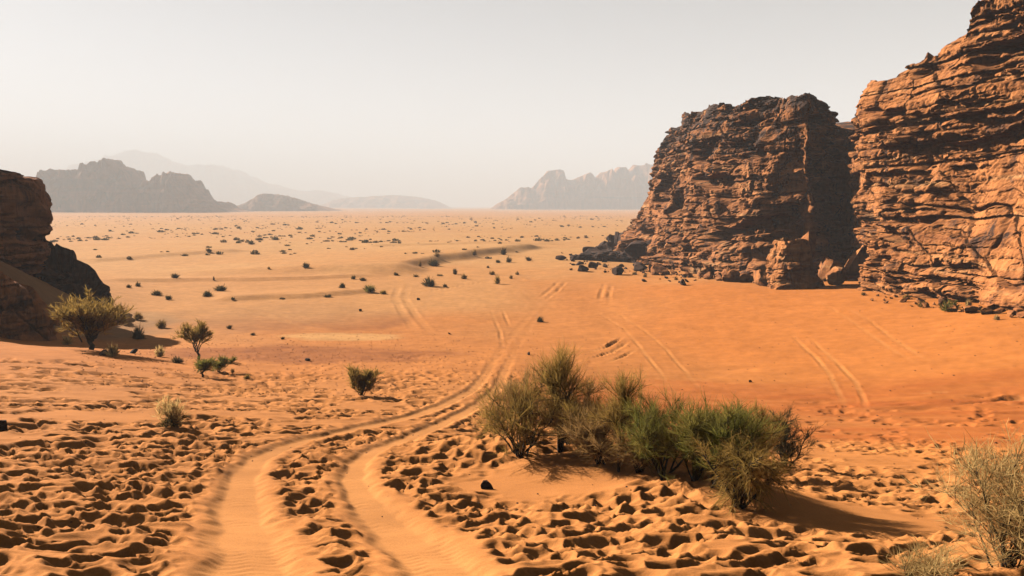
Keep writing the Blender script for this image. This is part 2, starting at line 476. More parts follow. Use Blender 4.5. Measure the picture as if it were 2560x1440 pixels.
# footprints: pits with a pushed-up rim, one by one
NC = 790
thd = th[:NC]; dth = thd[1] - thd[0]; lnr = np.log(rr)
prng = np.random.RandomState(21)
pit, rimz = np.zeros_like(dz), np.zeros_like(dz)
def stamp(cx, cy, a, b, ang, A, rim=.22):
    r0 = math.hypot(cx, cy); t0 = math.atan2(cx, cy); R = 2.1 * max(a, b)
    j0 = int((t0 - R / r0 - thd[0]) / dth); j1 = int((t0 + R / r0 - thd[0]) / dth) + 2
    j0, j1 = max(j0, 0), min(j1, NC)
    i0 = np.searchsorted(rr, r0 - R); i1 = np.searchsorted(rr, r0 + R) + 1
    if j1 <= j0 or i1 <= i0: return
    sx, sy = gx[i0:i1, j0:j1] - cx, gy[i0:i1, j0:j1] - cy
    ca, sa = math.cos(ang), math.sin(ang)
    p, q = (sx * ca + sy * sa) / a, (-sx * sa + sy * ca) / b
    rho = np.sqrt(p * p + q * q)
    far = (sx * sun_vec[0] + sy * sun_vec[1]) / (R * .45)           # the wall towards the sun stays steep, the other one slumps
    f = -A * np.exp(-rho ** 4.0) * (.45 + .55 * sst(-1.2, .7, far))
    w_ = 1 - quiet[i0:i1, j0:j1]
    pit[i0:i1, j0:j1] = np.minimum(pit[i0:i1, j0:j1], f * w_)
    rimz[i0:i1, j0:j1] = np.maximum(rimz[i0:i1, j0:j1], rim * A * np.exp(-((rho - 1.3) / .36) ** 2) * w_)
def prints(n, rlo, rhi, tlo, thi, amp, size, dens_noise=.0, sc=.35, seed=0):
    for _ in range(n):
        r = math.sqrt(prng.uniform(rlo * rlo, rhi * rhi)); t = math.radians(prng.uniform(tlo, thi))
        x, y = r * math.sin(t), r * math.cos(t)
        if dens_noise and n2(x * sc + seed, y * sc).item() < dens_noise - .5 + prng.uniform(-.15, .15): continue
        s = size * prng.uniform(.7, 1.3)
        stamp(x, y, s * prng.uniform(1.1, 1.7), s * prng.uniform(.65, .95), prng.normal() * .45 - .15, amp * prng.uniform(.6, 1.3))
prints(1300, 4.2, 9, -39, 39, .095, .10)
prints(3000, 8, 15, -39, 39, .095, .098)
prints(2000, 14, 24, -39, 12, .135, .15, .28)
prints(1500, 24, 37, -39, 2, .16, .21, .36)
prints(1500, 12, 24, 12, 38, .095, .135, .38)
prints(900, 18, 28, -6, 14, .090, .14, .30)
prints(320, 24, 34, 20, 38, .12, .18, .62, .5)
prints(700, 26, 46, -22, 6, .07, .15, .45)
dz += pit + rimz * np.exp(pit / .02)
# churned furrows on the red valley floor at right
def streaks(c, rx, ry, rot, amp, fx, fy):
    m = blob(c, rx, ry, rot)
    id_ = np.nonzero(m > 0)
    ca, sa = math.cos(rot), math.sin(rot)
    a = (gx[id_] * ca + gy[id_] * sa); b = (-gx[id_] * sa + gy[id_] * ca)
    s = np.clip(n2(a * fx, b * fy) - .1, 0, 1)
    dz[id_] += -amp * s * m[id_]
streaks(hit(2250, 1030), 11, 4.0, math.radians(-8), .16, .30, 2.2)
streaks(hit(2480, 1000), 4, 1.6, math.radians(-5), .25, .5, 2.4)
streaks(hit(1700, 960), 7, 3.0, math.radians(-12), .07, .35, 2.2)
rd = sst(2, 10, gx - .05 * gy) * sst(24, 32, RR) * (1 - sst(80, 110, RR))
idr = np.nonzero(rd > 0)
ar, br_ = gx[idr] * .94 - gy[idr] * .34, gx[idr] * .34 + gy[idr] * .94
dz[idr] += rd[idr] * (.035 * n2(ar * .25, br_ * 1.1) + .02 * n2(ar * .6 + 9, br_ * 2.6))
cr = (1 - sst(14, 22, RR)) * near * (1 - quiet) * sst(-.35, .35, n2(gx * .8 + 60, gy * .8))
idc = np.nonzero(cr > 0)
dz[idc] += cr[idc] * (.011 * n2(gx[idc] * 7.5, gy[idc] * 7.5) + .006 * n2(gx[idc] * 15, gy[idc] * 15))
gz2 = gz + dz

# ---- colour of the sand itself
def mixto(c, w, col): return c * (1 - w[..., None]) + np.array(col)[None, None, :] * w[..., None]
col = np.zeros(gz.shape + (3,)); col[:] = (.525, .205, .060)
big = fbm2(gx * .05, gy * .05, 3)
col = mixto(col, sst(26, 40, RR + 6 * big), (.53, .195, .053))                     # valley floor
right = sst(4, 14, gx - .05 * gy + 3 * big) * sst(12, 20, RR)
col = mixto(col, right, (.55, .185, .044))                                         # orange dune below the cliffs
rv = np.maximum(blob(hit(2300, 1040), 15, 9, math.radians(-10)), blob(hit(1800, 990), 9, 4.5, math.radians(-15)) * .7)
rvs = .5 + .5 * np.clip(fbm2((gx * .98 - gy * .17) * .10, (gx * .17 + gy * .98) * .55, 3) * 1.6, -1, 1)
col = mixto(col, rv * (.45 + .55 * rvs), (.43, .118, .028))                        # red strip of the valley
rough = np.maximum.reduce([blob(hit(700, 790), 7.5, 11), blob(hit(760, 885), 9, 5), blob(hit(480, 800), 7, 8) * .6, blob(hit(900, 800), 5, 7) * .8])
spk = .75 + .25 * n2(gx * .9, gy * .9)
col = mixto(col, np.clip(rough * spk, 0, 1) * .85, (.27, .088, .030))              # darker gravelly pans
col = mixto(col, blob(hit(860, 842), 4.5, 2.5) * .8, (.62, .32, .115))
scree_shade = np.maximum(blob((-38, 56), 11, 10), blob((-35, 63), 7, 7))
col = mixto(col, scree_shade * .9, (.20, .10, .052))                                     # brown rubble slope, with the left cliff's shade darkened into its colour
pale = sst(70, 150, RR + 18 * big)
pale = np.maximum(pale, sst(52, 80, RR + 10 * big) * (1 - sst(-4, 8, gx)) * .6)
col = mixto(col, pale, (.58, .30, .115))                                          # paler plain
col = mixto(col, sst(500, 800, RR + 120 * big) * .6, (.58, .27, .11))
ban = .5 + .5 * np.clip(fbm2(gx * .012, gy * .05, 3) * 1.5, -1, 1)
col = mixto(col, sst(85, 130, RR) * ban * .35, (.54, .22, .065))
col = mixto(col, track_tone * .25 * (1 - .6 * sst(40, 60, RR)), (.63, .31, .105))
mott = 1 + .10 * fbm2(gx * .35, gy * .35, 3)
col *= mott[..., None]
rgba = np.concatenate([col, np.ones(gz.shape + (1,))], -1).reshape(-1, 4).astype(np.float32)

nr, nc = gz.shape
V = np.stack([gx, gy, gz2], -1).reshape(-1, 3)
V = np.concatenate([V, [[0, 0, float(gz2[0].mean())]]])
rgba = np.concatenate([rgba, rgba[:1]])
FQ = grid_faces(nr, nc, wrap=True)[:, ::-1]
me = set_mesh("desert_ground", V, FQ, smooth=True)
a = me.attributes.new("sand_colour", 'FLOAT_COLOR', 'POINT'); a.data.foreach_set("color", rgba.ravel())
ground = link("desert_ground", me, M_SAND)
tag(ground, "orange desert sand with footprints, wheel ruts and a wide pale plain", kind="structure")

# ---------------------------------------------------------------- cliffs
def loop_resample(P, n, dense):
    """closed Catmull-Rom through rows of P (x, y, extras...), n samples spread by the weights dense (per control point)"""
    P = np.array(P, float); k = len(P)
    ts = np.linspace(0, k, k * 40, endpoint=False)
    i = np.floor(ts).astype(int); f = (ts - i)[:, None]
    p0, p1, p2, p3 = P[(i - 1) % k], P[i % k], P[(i + 1) % k], P[(i + 2) % k]
    C = p1 + .5 * f * (p2 - p0 + f * (2 * p0 - 5 * p1 + 4 * p2 - p3 + f * (3 * (p1 - p2) + p3 - p0)))
    dn = np.array(dense, float); w = dn[i % k] * (1 - f[:, 0]) + dn[(i + 1) % k] * f[:, 0]
    seg = np.hypot(*(np.roll(C[:, :2], -1, 0) - C[:, :2]).T)
    cum = np.concatenate([[0], np.cumsum(seg * w)])
    q = np.linspace(0, cum[-1], n, endpoint=False)
    Cx = np.concatenate([C, C[:1]])
    out = np.stack([np.interp(q, cum, Cx[:, c]) for c in range(P.shape[1])], 1)
    arc = np.concatenate([[0], np.cumsum(seg)])
    return out, np.interp(q, cum, arc)

def cliff(name, plan, dense, nu, nv, mat, seed, amp=1.0, layer=(.35, 1.3), bench=(0, 0), big=1.0, block=1.0, alcove=1.0, base_drop=1.5, capn=10, top_rough=.6, dip=(0.0, 0.0), base_z=None, fs=1.0, facet=1.0, mlo=.14, bed=.75):
    """plan rows: x, y, top z, batter (inward lean of the top in metres); counter-clockwise or clockwise"""
    R = np.random.RandomState(seed)
    S, arc = loop_resample(plan, nu, dense)
    x, y, top, bat = S.T
    area = np.sum(x * np.roll(y, -1) - np.roll(x, -1) * y)
    tx = np.roll(x, -3) - np.roll(x, 3); ty = np.roll(y, -3) - np.roll(y, 3)
    ln = np.hypot(tx, ty) + 1e-9
    nx, ny = ty / ln, -tx / ln
    if area < 0: nx, ny = -nx, -ny
    for _ in range(6):
        nx = (np.roll(nx, 1) + nx + np.roll(nx, -1)) / 3; ny = (np.roll(ny, 1) + ny + np.roll(ny, -1)) / 3
    zb = base_ground(x, y) - base_drop if base_z is None else np.full(nu, base_z)
    o = seed * 13.7
    # blocky top line
    tb = np.floor(arc / 1.7 + 1.2 * n2(arc * .2, o)) * 1.0
    top = top + top_rough * (1.2 * n2(arc * .11, o + 3) + .9 * (hash1(tb + o) - .5) + .5 * n2(arc * .7, o))
    v = np.linspace(0, 1, nv)[:, None]
    H = (top - zb)[None, :]
    z = zb[None, :] + H * v
    px = x[None, :] - nx[None, :] * bat[None, :] * v ** 1.15
    py = y[None, :] - ny[None, :] * bat[None, :] * v ** 1.15
    s = np.broadcast_to(arc[None, :], z.shape)
    # broad buttresses and hollows
    a1, a2 = .07 * fs, .19 * fs
    D = big * (2.0 * n3(px * a1 + o, py * a1, z * a1 * .7) + 1.1 * n3(px * a2, py * a2 + o, z * a2 * .85)) * amp
    D -= facet * amp * 1.7 * (np.abs(n3(px * .11 * fs + 31, py * .11 * fs, z * .09 * fs + o)) - .2)
    D -= facet * amp * .9 * (np.abs(n3(px * .26 * fs, py * .26 * fs + 17, z * .34 * fs + o)) - .2)
    # bedding: layers of uneven thickness, each with its own reach that changes along the wall
    zw = z + dip[0] * px + dip[1] * py + .7 * n3(px * .06, py * .06 + o, z * .03) + .22 * n3(px * .35, py * .35 + o, z * .2)
    th_ = R.uniform(layer[0], layer[1], 400) * (1 + 1.2 * (R.rand(400) > .85))
    zz = -40 + np.cumsum(th_)
    k = np.clip(np.searchsorted(zz, zw.ravel()).reshape(zw.shape), 1, 399)
    t = (zw - zz[k - 1]) / th_[k]
    lay = .75 * n2(s * .09 * fs, k * 7.77 + o) + .62 * n2(s * .33 * fs + 3, k * 3.31 + o) + .45 * (hash1(k * 1.7 + o) - .5)
    # joints: each layer broken in blocks
    bw = (1.0 + 2.6 * hash1(k * 2.3 + o)) / fs ** .5
    sj = s / bw + hash1(k * 5.1) * 9 + .35 * n2(s * .6, k * 2.9)
    bj = np.floor(sj); fj = sj - bj
    blk = (hash1(bj * 1.37 + k * 17.1 + o) - .5)
    joint = np.exp(-(np.minimum(fj, 1 - fj) * bw / .10) ** 2)
    rnd = 1 - np.abs(2 * t - 1) ** 3
    mask = mlo + (1 - mlo) * sst(-.22, .28, n3(px * .13 * fs + 9, py * .13 * fs, z * .16 * fs + o))
    D += amp * mask * (1.0 * lay + block * (.42 * blk - .16 * joint) + .34 * (rnd - .6))
    # alcoves and undercuts
    al = n2(s * .085 * fs + o, zw * .33 * fs) + .35 * n2(s * .3, zw * .9 + o)
    D -= alcove * amp * 1.5 * sst(.30, .50, al)
    p1 = n2(s * .30 + o + 50, zw * 1.25) + .25 * n2(s * 1.1, zw * 3 + o)
    D -= alcove * amp * .85 * sst(.26, .36, p1) * mask
    p2 = n2(s * .75 + o + 90, zw * 2.6)
    D -= alcove * amp * .40 * sst(.24, .36, p2) * mask
    crack = .02 + np.abs(n2(s * .16 + .12 * z + o, zw * .10 + 70))
    D -= amp * .5 * np.exp(-((crack - .02) / .014) ** 2)
    # long bedding planes, undercut, and tall joints
    zm = -30 + np.cumsum(R.uniform(1.8, 4.6, 60))
    km = np.clip(np.searchsorted(zm, zw.ravel()).reshape(zw.shape), 1, 59)
    below = zm[km] - zw
    D -= amp * bed * np.exp(-(below / .30) ** 2) * (.35 + .65 * sst(-.3, .3, n2(s * .12 * fs, km * 3.7 + o)))
    D += amp * bed * .45 * (hash1(km * 3.1 + o) - .5)
    sv = s * .21 * fs + .5 * n2(s * .15, zw * .06) + .10 * n2(s * .8, zw * .7)
    fv = np.abs(sv - np.round(sv)) / (.21 * fs)
    D -= amp * bed * .9 * np.exp(-(fv / .13) ** 2) * sst(.0, .35, n2(np.round(sv) * 5.3 + o, z * .16 * fs))
    # broken surface
    D += amp * (.35 + .65 * mask) * (.42 * n3(px * .7, py * .7, z * 1.2 + o) + .26 * np.abs(n3(px * 1.7, py * 1.7, z * 2.8)) + .09 * n3(px * 3.9, py * 3.9, z * 5.5))
    if bench[0] > 0:
        hb = bench[0] * (1 + .45 * n2(s * .12, o + 8))
        D += bench[1] * (1 - sst(hb * .85, hb * 1.12, z - zb[None, :] - base_drop)) * (.55 + .8 * n2(s * .16 + 4, o))
        hb2 = hb * .45
        D += bench[1] * .6 * (1 - sst(hb2 * .85, hb2 * 1.15, z - zb[None, :] - base_drop)) * (.6 + .9 * n2(s * .27 + 14, o))
    # the brow rounds off
    D -= (v ** 14) * .9 * amp
    X = px + nx[None, :] * D; Y = py + ny[None, :] * D
    rows = [np.stack([X, Y, z], -1)]
    cx, cy = X[-1].mean(), Y[-1].mean()
    for q in range(1, capn + 1):
        f = (q / capn) ** 1.3
        xx = X[-1] * (1 - f) + cx * f; yy = Y[-1] * (1 - f) + cy * f
        zz2 = top * (1 - f) + (top.min() - .5) * f + 1.2 * top_rough * n2(xx * .3, yy * .3) * min(1, q / 2) * (1 - f)
        rows.append(np.stack([xx, yy, zz2], -1)[None])
    Vv = np.concatenate(rows, 0)
    Fq = grid_faces(Vv.shape[0], nu, wrap=True)
    if area < 0: Fq = Fq[:, ::-1]
    me = set_mesh(name, Vv.reshape(-1, 3), Fq, smooth=False)
    return link(name, me, mat)

butte = cliff("sandstone_butte", [
    (32, 170, 13.5, 6), (22.3, 152, 14.8, 8), (22.6, 135, 15.4, 6.5), (24, 115, 14.5, 5), (25.6, 99, 13.4, 4), (27.2, 91, 12.8, 2.5), (30.3, 86.6, 12.5, 1.0),
    (34.0, 85.0, 12.3, .3), (37.2, 89, 12.4, .2), (42.3, 98.5, 11.4, 0), (50, 111, 11.0, 0), (62, 130, 14, 4), (58, 160, 15, 6), (45, 175, 14, 6)],
    [1, 3, 4, 5, 6.5, 8, 9, 8, 5, 3, 1, .3, .2, .3], 530, 290, M_ROCK, 3, amp=1.0, big=1.2, bed=.6, layer=(.4, 1.9), alcove=1.5, bench=(4.2, 2.2), dip=(0, .012))
tag(butte, "dark-topped sandstone butte left of the black gully, its foot stepped into ledges", "cliff", "sandstone cliffs on the right")
wallr = cliff("sandstone_cliff", [
    (52, 112, 10, 0), (46.5, 103, 10.2, 0), (42, 92, 10.8, -.2), (37.3, 80, 10.9, -.8), (32.8, 69.5, 10.8, -.2), (31.6, 66.2, 11.3, 1.0), (31.5, 60, 13.9, 3.0), (31.9, 54, 17.5, 4.0),
    (32.6, 47, 22.0, 5), (34.5, 38, 22, 5), (40, 28, 20, 5), (62, 24, 20, 5), (85, 60, 22, 6), (78, 100, 16, 4)],
    [.6, 1.5, 3, 5, 8, 9, 9, 9.5, 9, 4, .6, .2, .2, .3], 600, 330, M_ROCK2, 11, mlo=.2, bed=.5, facet=.85, amp=.85, layer=(.2, .95), bench=(2.4, .45), block=.8, alcove=.8, top_rough=.8)
tag(wallr, "tall banded sandstone cliff filling the right edge, lit orange", "cliff", "sandstone cliffs on the right")
stack_top = at(2000, 602, 74)[2]
stack = cliff("rock_stack", [
    (26.0, 77.5, stack_top - .1, .4), (25.9, 74.6, stack_top - .1, .6), (26.6, 73.6, stack_top, .6), (28.6, 73.3, stack_top + .1, .4), (29.3, 73.2, stack_top - 1.9, .2), (30.4, 73.9, stack_top - 2.2, .3), (30.4, 76, stack_top - 2.1, .3), (28.4, 78.2, stack_top, .4)],
    [1, 1, 1, 1, 1, 1, 1, 1], 150, 90, M_ROCK2, 23, amp=.34, layer=(.3, 1.1), big=.7, alcove=.5, fs=3.5, block=.5, top_rough=.15, base_drop=1.0, capn=5)
tag(stack, "squat upright sandstone block standing before the black gully mouth", "rock")
outcrop = cliff("rock_outcrop", [
    (10.5, 140, -9.0, .3), (13, 134.5, -8.6, .5), (18, 131, -7.6, 1), (22, 127, -6.2, 1.2), (26, 130, -5.4, 1), (26, 150, -5.0, 1), (20.5, 155, -5.6, 1), (17.5, 149, -6.9, .8), (14, 146, -8.3, .5)],
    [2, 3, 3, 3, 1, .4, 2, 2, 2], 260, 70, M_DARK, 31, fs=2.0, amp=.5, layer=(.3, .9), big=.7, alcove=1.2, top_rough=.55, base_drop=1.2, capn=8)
tag(outcrop, "low black rock shelf reaching out over the sand from the butte's foot", "rock outcrop")

left_cliff = cliff("shaded_cliff", [
    (-76, 46, 8.0, 2), (-58, 47, 7.0, 2.0), (-47.2, 53, 5.6, .8), (-42.4, 59, 3.9, -.3), (-40.6, 63.5, 2.3, -.9), (-43.0, 69, 2.5, 0), (-53, 76, 4, 2), (-78, 78, 6, 2)],
    [.4, 1.5, 4, 6, 6, 4, 1, .3], 330, 190, M_SHADE, 41, fs=1.6, amp=.62, layer=(.5, 1.6), big=.8, alcove=1.3, top_rough=.35, base_drop=2.0)
tag(left_cliff, "shaded brown cliff with a jutting brow at the left edge", "cliff")
spur = cliff("rock_spur", [
    (-44, 66, -3.2, .5), (-41.6, 65.2, -3.7, .5), (-40.2, 66.3, -4.4, .5), (-38.6, 68.2, -6.6, .7), (-37.0, 69.4, -9.0, .5), (-37.2, 72, -9.0, .5), (-39.5, 71.5, -6.2, .6), (-42.5, 71, -4.0, .6), (-46, 70, -3, .5)],
    [1, 2, 3, 3, 3, 2, 1.5, 1, .6], 220, 100, M_DARK, 52, fs=3.0, amp=.75, layer=(.35, 1.0), big=.7, alcove=.8, top_rough=1.1, base_drop=1.5, capn=6)
tag(spur, "black jagged rock spur stepping down right from the shaded left cliff", "rock")
lump = cliff("rock_mass", [
    (-33, 43.5, -3.5, .8), (-30.0, 43.0, -3.9, .9), (-28.2, 44.2, -5.0, .9), (-27.6, 45.8, -6.0, .9), (-29.0, 47.4, -5.0, .9), (-34, 47, -3.4, .8)],
    [1, 1, 1, 1, .6, .4], 150, 80, M_SHADE, 61, fs=3.0, amp=.42, layer=(.4, 1.2), big=.8, alcove=.5, top_rough=.3, base_drop=1.2, capn=5)
tag(lump, "low rounded brown rock with a pink foot at the left edge", "rock")

# ---------------------------------------------------------------- far mountains
def massif(name, sil, d, depth, seed, label, nu=260, nt=60, rough=1.0, lean=0.0):
    """sil: photo pixels of the skyline at distance d; the body is a block of ridges of the given depth"""
    P = np.array([at(u, v, d) for u, v in sil])
    xs = np.linspace(P[0, 0], P[-1, 0], nu)
    prof = np.interp(xs, P[:, 0], P[:, 2]) + 10.5
    t = np.linspace(-1, 1, nt)[:, None]
    k = d / 1900.0                                 # metres per photo pixel at that distance
    o = seed * 5.3
    Xg = np.broadcast_to(xs[None, :], (nt, nu)).copy()
    Yg = d + t * depth * np.ones((1, nu)) + lean * (Xg - Xg.mean())
    tn = np.abs(t + .30 * n2(Xg / (34 * k) + o, Yg / (50 * k)) + .12 * n2(Xg / (12 * k), Yg / (14 * k) + o))
    shape = np.clip((1.02 - tn) * 1.45, 0, 1) ** .75
    st = shape * 4.0
    shape = np.clip(.55 * shape + .45 * (np.floor(st) + sst(.55, .95, st - np.floor(st))) / 4.0, 0, 1)
    h = prof[None, :] * shape
    h = h * (1 + .10 * rough * n2(Xg / (22 * k) + o, Yg / (22 * k)) * (1 - np.exp(-(t / .3) ** 2)))
    h += rough * k * (2.2 * n2(Xg / (7 * k), Yg / (7 * k) + o) + 1.4 * n2(Xg / (3.2 * k), Yg / (3.2 * k))) * np.clip(prof[None, :] / (30 * k), 0, 1) * shape
    Z = -11.0 + h
    Z[0] = Z[-1] = -14; Z[:, 0] = Z[:, -1] = -14
    o_ = link(name, set_mesh(name, np.stack([Xg, Yg, Z], -1).reshape(-1, 3), grid_faces(nt, nu), smooth=False), M_FAR)
    return tag(o_, label, "mountain", "hazy mountains beyond the plain")
massif("rock_mountain", [(60, 528), (84, 500), (110, 470), (138, 434), (152, 424), (168, 432), (190, 428), (225, 422), (235, 414), (258, 410), (270, 400), (290, 400), (300, 414), (330, 430), (343, 452), (352, 456),
        (364, 451), (378, 457), (402, 452), (414, 438), (440, 433), (458, 434), (470, 448), (490, 470), (508, 488), (522, 503), (552, 505), (570, 518), (610, 532)], 1250, 90, 1,
       "hazy brown rock mountain with two humps on the left plain")
massif("far_mountain", [(90, 500), (150, 440), (230, 410), (300, 390), (345, 380), (372, 382), (410, 400), (470, 418), (540, 413), (580, 425), (640, 450), (700, 468), (760, 480), (800, 476), (850, 488), (900, 500), (960, 516)], 5200, 350, 2,
       "palest mountain range barely showing through haze behind the two-humped mountain", rough=.6)
massif("rock_ridge", [(600, 514), (625, 505), (655, 484), (690, 486), (730, 494), (760, 503), (800, 514), (840, 523), (870, 530), (890, 536)], 1600, 60, 3,
       "low hazy ridge sloping right in front of the pale range", nu=140, nt=40)
massif("low_mesa", [(800, 520), (850, 500), (880, 494), (930, 492), (985, 488), (1040, 492), (1085, 500), (1110, 512), (1130, 522)], 3600, 260, 4,
       "flat pale mesa low on the horizon near the middle", nu=140, nt=40, rough=.5)
massif("domed_mountain", [(1225, 522), (1245, 508), (1262, 500), (1290, 478), (1300, 470), (1330, 470), (1350, 448), (1370, 428), (1395, 424), (1407, 430), (1412, 450), (1430, 452), (1450, 442), (1472, 432), (1486, 446), (1500, 432), (1522, 428), (1532, 436),
        (1545, 418), (1560, 420), (1570, 430), (1590, 414), (1610, 414), (1640, 420), (1700, 430), (1740, 500)], 2300, 130, 5,
       "hazy domed rock mountain just left of the butte", rough=.7)

# ---------------------------------------------------------------- loose rocks
def boulder_mesh(seed, flat=.7, cuts=6):
    R = np.random.RandomState(seed)
    bm_ = bpy.data.meshes.new("tmp")
    import bmesh
    bm = bmesh.new(); bmesh.ops.create_icosphere(bm, subdivisions=3, radius=1.0)
    v = np.array([q.co[:] for q in bm.verts]); f = np.array([[w.index for w in q.verts] for q in bm.faces]); bm.free()
    bpy.data.meshes.remove(bm_)
    for _ in range(cuts + 3):                       # shear off planar faces
        n = R.normal(size=3); n /= np.linalg.norm(n); dd = R.uniform(.28, .62)
        e = v @ n - dd; v = v - np.where(e > 0, e, 0)[:, None] * n
    v *= (1 + .10 * n3(v[:, 0] * 1.8 + seed, v[:, 1] * 1.8, v[:, 2] * 1.8))[:, None]
    v *= (1 + .05 * n3(v[:, 0] * 5 + seed, v[:, 1] * 5, v[:, 2] * 5))[:, None]
    v *= np.array([R.uniform(.9, 1.3), R.uniform(.75, 1.1), flat * R.uniform(.8, 1.1)])
    v[:, 2] -= v[:, 2].min(); v /= (v[:, 0].max() - v[:, 0].min())
    return set_mesh("boulder", v, f, smooth=False)      # one unit wide, standing on z = 0

BOULD = {}
def boulder(u, v, wpx, hpx, label, mat, seed, name="boulder", group=None, d=None, sink=.12, tilt=0.0):
    key = (mat.name, seed)
    if key not in BOULD:
        BOULD[key] = boulder_mesh(seed); BOULD[key].materials.append(mat)
    p = hit(u, v) if d is None else at(u, v, d)
    k = p[1] / F_PX
    me_ = BOULD[key]
    hz = max(q.co.z for q in me_.vertices)
    o = bpy.data.objects.new(name, me_); COL.objects.link(o)
    o.location = (p[0], p[1], p[2] - sink * hpx * k)
    o.scale = (wpx * k, wpx * k, hpx * k * (1 + sink) / hz)
    o.rotation_euler = (tilt, tilt * .6, (seed * 1.7 + u * .01) % 6.28)
    return tag(o, label, "rock", group)

g_b = at(2040, 640, 71)[1]
boulder(2034, 640, 44, 70, "pointed dark boulder behind the squat block in the gully mouth", M_ROCK, 1, d=78, tilt=.3)
boulder(2066, 690, 74, 52, "pale-topped slab leaning in the black gully", M_ROCK, 2, d=77, tilt=.4)
boulder(2108, 700, 56, 46, "small pale-faced slab lowest in the black gully", M_ROCK, 3, d=75, tilt=-.35)
boulder(2142, 690, 60, 76, "round reddish boulder on the gully's right side", M_ROCK2, 4, d=76)
boulder(1905, 712, 90, 44, "hollowed boulder lying left of the squat upright block", M_ROCK2, 5, d=79)
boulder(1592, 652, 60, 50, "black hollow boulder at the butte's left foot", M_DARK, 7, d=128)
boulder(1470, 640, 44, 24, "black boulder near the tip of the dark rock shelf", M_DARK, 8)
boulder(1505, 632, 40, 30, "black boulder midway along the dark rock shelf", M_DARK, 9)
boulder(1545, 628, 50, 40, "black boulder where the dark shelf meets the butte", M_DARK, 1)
boulder(1218, 1222, 34, 24, "small dark rock lying on smooth sand left of the mound", M_DARK, 2)
boulder(262, 889, 26, 14, "dark rock on sand beside the dry bush under the left tree", M_DARK, 3)
boulder(336, 884, 20, 14, "dark rock right of the dry bush under the left tree", M_DARK, 4)
boulder(8, 1078, 44, 34, "black rock cut by the left edge on the dune", M_DARK, 5)
boulder(1322, 887, 12, 8, "small dark stone above the tall tamarisk's left side", M_DARK, 6)
boulder(769, 902, 12, 7, "small dark stone on the reddish pan below the pale spit", M_DARK, 7)
boulder(900, 778, 9, 6, "tiny dark stone near the junction of the tracks", M_DARK, 8)
boulder(1047, 750, 9, 6, "tiny dark stone beside the pale double track", M_DARK, 9)
boulder(1124, 836, 8, 5, "tiny dark stone alone on the orange floor", M_DARK, 1)
boulder(1875, 985 - 30, 9, 6, "tiny dark stone on the red sand right of the tracks", M_DARK, 2)

rb = random.Random(5)
def scatter_rocks(n, region, size, mat, label, group, tri):
    k = 0
    for _ in range(n * 3):
        if k >= n: break
        u, v = region(rb)
        s = size[0] * (size[1] / size[0]) ** (rb.random() ** 1.7)
        p = hit(u, v)
        boulder(u, v, s / p[1] * F_PX, s * .6 / p[1] * F_PX, label, mat, rb.randint(1, 9), "rock", group)
        k += 1
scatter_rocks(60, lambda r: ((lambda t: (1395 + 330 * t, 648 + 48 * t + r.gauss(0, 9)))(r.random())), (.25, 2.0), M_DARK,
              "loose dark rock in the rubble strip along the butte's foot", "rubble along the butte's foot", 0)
scatter_rocks(60, lambda r: ((lambda t: (1420 + 330 * t, 655 + 42 * t + r.gauss(0, 7)))(r.random())), (.15, .6), M_ROCK,
              "small tan stone among the dark rubble along the butte's foot", "tan stones in the butte's rubble", 0)
scatter_rocks(34, lambda r: ((lambda t: (1640 + 280 * t, 684 + 22 * t + r.uniform(-3, 5)))(r.random())), (.4, 2.4), M_ROCK,
              "loose tan rock between the butte's ledges and the dune crest", "tan rubble at the dune crest", 0)
scatter_rocks(70, lambda r: ((lambda t: (2110 + 450 * t, 736 + 48 * t + r.uniform(-8, 14)))(r.random() ** .7)), (.12, .9), M_ROCK2,
              "loose stone on the sand at the foot of the right cliff", "stones below the right cliff", 0)
scatter_rocks(24, lambda r: (r.uniform(130, 290), r.uniform(800, 822)), (.25, .7), M_SHADE,
              "loose stone in the shade under the left cliff", "stones below the left cliff", 0)

def pebble_field(name, n, region, size, mat, label):
    Vs, Fs = [], []
    base = np.array([[1, 0, 0], [-1, 0, 0], [0, 1, 0], [0, -1, 0], [0, 0, .8], [0, 0, -.4]], float)
    tri = np.array([[0, 2, 4], [2, 1, 4], [1, 3, 4], [3, 0, 4], [2, 0, 5], [1, 2, 5], [3, 1, 5], [0, 3, 5]])
    R = np.random.RandomState(hash(name) % 1000 if False else n)
    pos = np.array([region(R) for _ in range(n)])
    gz_ = base_ground(pos[:, 0], pos[:, 1])
    for i in range(n):
        s = R.uniform(*size) * .5
        a = R.uniform(0, 6.28); c, q = math.cos(a), math.sin(a)
        b = base * (1 + R.uniform(-.35, .35, (6, 1))) * np.array([1.2, .8, .8]) * s
        b = np.stack([b[:, 0] * c - b[:, 1] * q, b[:, 0] * q + b[:, 1] * c, b[:, 2]], 1)
        Vs.append(b + [pos[i, 0], pos[i, 1], gz_[i] + .02]); Fs.append(tri + 6 * i)
    o = link(name, set_mesh(name, np.concatenate(Vs), np.concatenate(Fs)), mat)
    return tag(o, label, kind="stuff")
def polar(rlo, rhi, tlo, thi):
    return lambda R: ((lambda r, t: (r * math.sin(t), r * math.cos(t)))(math.sqrt(R.uniform(rlo ** 2, rhi ** 2)), math.radians(R.uniform(tlo, thi))))
pebble_field("gravel", 2600, polar(26, 60, -30, 2), (.025, .09), M_SHADE, "fine dark gravel scattered over the reddish valley floor")
pebble_field("pebbles", 420, polar(8, 24, -35, 37), (.01, .045), M_DARK, "small dark pebbles and crumbs on the trampled foreground sand")

pebble_field("stones", 420, polar(22, 62, 4, 36), (.02, .09), M_DARK, "sparse small dark stones on the orange dune at right")

